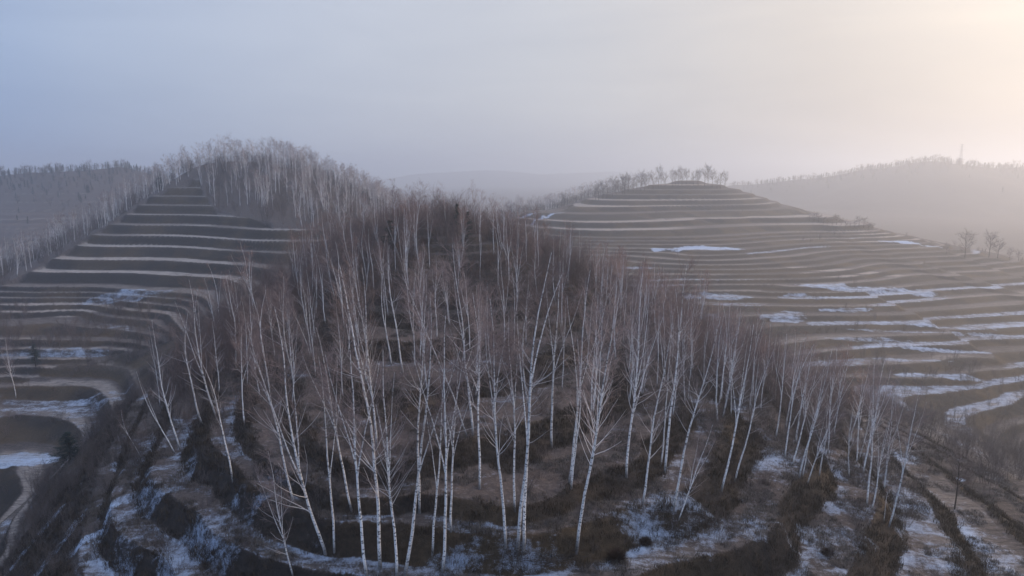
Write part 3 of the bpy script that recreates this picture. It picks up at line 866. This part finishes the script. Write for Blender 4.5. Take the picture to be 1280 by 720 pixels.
for i in range(15):
    px = 1012 + i * 5.6; py = float(np.interp(px, [1010, 1092], [278, 288])) + R3.uniform(-2, 2)
    put2('bare_tree', BM[i % 3], px, py, 11, R3.uniform(3.5, 6.5), 'low bushy bare tree in the brush line on the right shoulder of the terraced hill', 'bare tree', 'low bare trees on the right shoulder', i * .7, 1.3)
# heap of cut branches
random.seed(5); hb = MB()
for k in range(90):
    p0 = Vector((random.gauss(0, 1.1), random.gauss(0, .5), random.uniform(0, .25))); a = random.uniform(-.6, .6) + math.pi * (k % 2)
    pt, _ = grow(p0, Vector((math.cos(a), math.sin(a), random.uniform(-.05, .25))), random.uniform(.5, 1.7), 3, .2, 0)
    hb.tube(pt, [.022, .018, .012, .006], 4, 0)
b = hit(690, 703); o = add_obj('brush_pile', hb.mesh('brush_pile', [M['dark']])); o.location = b; tag(o, 'dark heap of dead branches on the snow at the bottom edge', 'brush pile')
# two round brown bushes
def round_bush(seed, R):
    random.seed(seed); b = MB()
    for s in range(900):
        a = random.random() * 6.283; el = random.uniform(-.1, 1) ; d = Vector((math.cos(a), math.sin(a), 0)) * math.sqrt(max(0, 1 - el * el)) + Vector((0, 0, el))
        p0 = d * R * random.uniform(.1, .55); L_ = R * random.uniform(.3, .5)
        p, _ = grow(p0, d, L_, 2, .25, .05); b.tube(p, [.014, .010, .005], 3, 0)
    return b.mesh('bush_twigs', [simple('dark_red_brown_twigs', (.034, .018, .013))])
for px, py, R, lab in ((771,702,.95,'large round dark brown bush on the snow of the lowest terrace'), (807,681,.6,'small round dark brown bush right behind the large one'), (1034,694,.62,'round dark bush on the snowy terrace at the lower right')):
    b = hit(px, py); o = add_obj('round_bush', round_bush(int(px), R)); o.location = (b[0], b[1], b[2] + R * .15); tag(o, lab, 'bush')
# lattice mast on the far right ridge
mb = MB(); Hm = 34
for sx in (-1, 1):
    for sy in (-1, 1):
        mb.tube([Vector((sx * 2.6, sy * 2.6, -1)), Vector((sx * .3, sy * .3, Hm))], [.22, .14], 4)
for k in range(9):
    z0 = Hm * k / 9; z1 = Hm * (k + 1) / 9; w0 = 2.6 - 2.3 * k / 9; w1 = 2.6 - 2.3 * (k + 1) / 9
    for sy in (-1, 1):
        mb.tube([Vector((-w0, sy * w0, z0)), Vector((w1, sy * w1, z1))], [.1, .1], 3); mb.tube([Vector((w0, sy * w0, z0)), Vector((-w1, sy * w1, z1))], [.1, .1], 3)
        mb.tube([Vector((sy * w0, -w0, z0)), Vector((sy * w1, w1, z1))], [.1, .1], 3)
mast = add_obj('lattice_mast', mb.mesh('lattice_mast', [M['steel']]))
am = MB()
for z_, w_ in ((24, 6), (29, 5), (33, 4)): am.tube([Vector((-w_, 0, z_)), Vector((w_, 0, z_))], [.25, .25], 4)
arm = add_obj('crossarm', am.mesh('crossarm', [M['steel']]), mast)
mp_ = P(1201, 197, 1190); mast.location = (mp_[0], mp_[1], float(ground(np.array([mp_[0]]), np.array([mp_[1]]))[0])); tag(mast, 'faint lattice mast standing on the far misty ridge at right', 'mast')

# ------------------------------------------------------------------ haze
TOP = float(CZ + 62)
hm = bpy.data.meshes.new('haze')
x0, x1, y0, y1, z0, z1 = -4400, 4400, -4400, 4400, -30.0, TOP
hm.from_pydata([(x0,y0,z0),(x1,y0,z0),(x1,y1,z0),(x0,y1,z0),(x0,y0,z1),(x1,y0,z1),(x1,y1,z1),(x0,y1,z1)], [], [(3,2,1,0),(4,5,6,7),(0,1,5,4),(1,2,6,5),(2,3,7,6),(3,0,4,7)])
m = bpy.data.materials.new('haze_air'); m.use_nodes = True; nt = m.node_tree
for n in list(nt.nodes):
    if n.type == 'BSDF_PRINCIPLED': nt.nodes.remove(n)
pv = nt.nodes.new('ShaderNodeVolumePrincipled'); pv.inputs['Color'].default_value = (.74, .80, .90, 1)
pv.inputs['Density'].default_value = .00076; pv.inputs['Anisotropy'].default_value = .65
nt.links.new(pv.outputs[0], nt.nodes['Material Output'].inputs['Volume'])
hm.materials.append(m); ho = add_obj('haze', hm); tag(ho, 'thin cold haze filling the valleys', 'haze', kind='stuff')

# ------------------------------------------------------------------ light, sky, camera
SAZ, SEL = math.radians(50), math.radians(21)
sd = Vector((math.sin(SAZ) * math.cos(SEL), math.cos(SAZ) * math.cos(SEL), math.sin(SEL)))
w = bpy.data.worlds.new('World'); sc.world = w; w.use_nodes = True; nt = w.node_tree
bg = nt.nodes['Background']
sky = nd(nt, 'ShaderNodeTexSky', sky_type='NISHITA'); sky.sun_disc = False; sky.sun_elevation = SEL; sky.sun_rotation = SAZ
sky.air_density = 1.5; sky.dust_density = 4.0
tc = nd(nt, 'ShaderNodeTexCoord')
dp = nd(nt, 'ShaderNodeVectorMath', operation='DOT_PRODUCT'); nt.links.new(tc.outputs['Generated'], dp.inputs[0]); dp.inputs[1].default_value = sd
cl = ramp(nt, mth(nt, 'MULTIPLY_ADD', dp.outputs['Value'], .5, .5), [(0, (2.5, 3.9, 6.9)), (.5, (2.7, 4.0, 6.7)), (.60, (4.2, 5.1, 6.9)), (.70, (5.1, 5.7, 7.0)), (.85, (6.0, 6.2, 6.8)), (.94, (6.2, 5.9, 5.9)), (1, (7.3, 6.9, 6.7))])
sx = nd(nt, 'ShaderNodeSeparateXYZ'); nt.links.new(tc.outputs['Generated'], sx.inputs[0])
zen = ramp(nt, sx.outputs['Z'], [(0, g3(.95)), (.3, g3(1.12)), (.6, g3(1.9)), (1, g3(2.2))])  # overhead sky raised beyond the frame, added to brighten trunks and ground
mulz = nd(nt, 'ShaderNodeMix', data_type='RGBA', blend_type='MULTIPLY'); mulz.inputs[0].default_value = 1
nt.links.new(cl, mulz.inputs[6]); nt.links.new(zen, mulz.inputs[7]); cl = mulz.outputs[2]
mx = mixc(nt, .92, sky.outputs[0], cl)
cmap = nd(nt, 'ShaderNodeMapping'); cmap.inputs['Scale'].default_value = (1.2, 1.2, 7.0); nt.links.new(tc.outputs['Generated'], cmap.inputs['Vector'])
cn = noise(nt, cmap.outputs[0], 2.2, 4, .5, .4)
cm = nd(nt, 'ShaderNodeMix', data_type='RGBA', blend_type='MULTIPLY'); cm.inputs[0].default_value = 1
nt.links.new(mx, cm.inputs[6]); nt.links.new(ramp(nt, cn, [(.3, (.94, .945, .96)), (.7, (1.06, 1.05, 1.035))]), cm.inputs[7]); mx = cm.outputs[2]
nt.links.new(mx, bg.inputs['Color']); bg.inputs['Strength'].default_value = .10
sl = bpy.data.lights.new('sun', 'SUN'); sl.energy = 2.2; sl.angle = math.radians(12); sl.color = (1, .74, .52)
so = bpy.data.objects.new('sun', sl); C.objects.link(so); so.rotation_euler = (-sd).to_track_quat('-Z', 'Y').to_euler()
cam = bpy.data.cameras.new('camera'); co = bpy.data.objects.new('camera', cam); C.objects.link(co)
cam.sensor_width = 36; cam.lens = 36 * F / 1280; cam.clip_end = 9000; cam.clip_start = .5
co.location = (0, 0, CZ); co.rotation_euler = (math.radians(90) - math.atan(TANP), 0, 0); sc.camera = co
sc.view_settings.view_transform = 'Standard'; sc.view_settings.look = 'None'; sc.view_settings.exposure = 0; sc.view_settings.gamma = 1
cy = sc.cycles
cy.use_denoising = True; cy.volume_bounces = 2; cy.max_bounces = 6; cy.diffuse_bounces = 2; cy.transparent_max_bounces = 8
cy.sample_clamp_indirect = 3
print('birches', len(all_b))
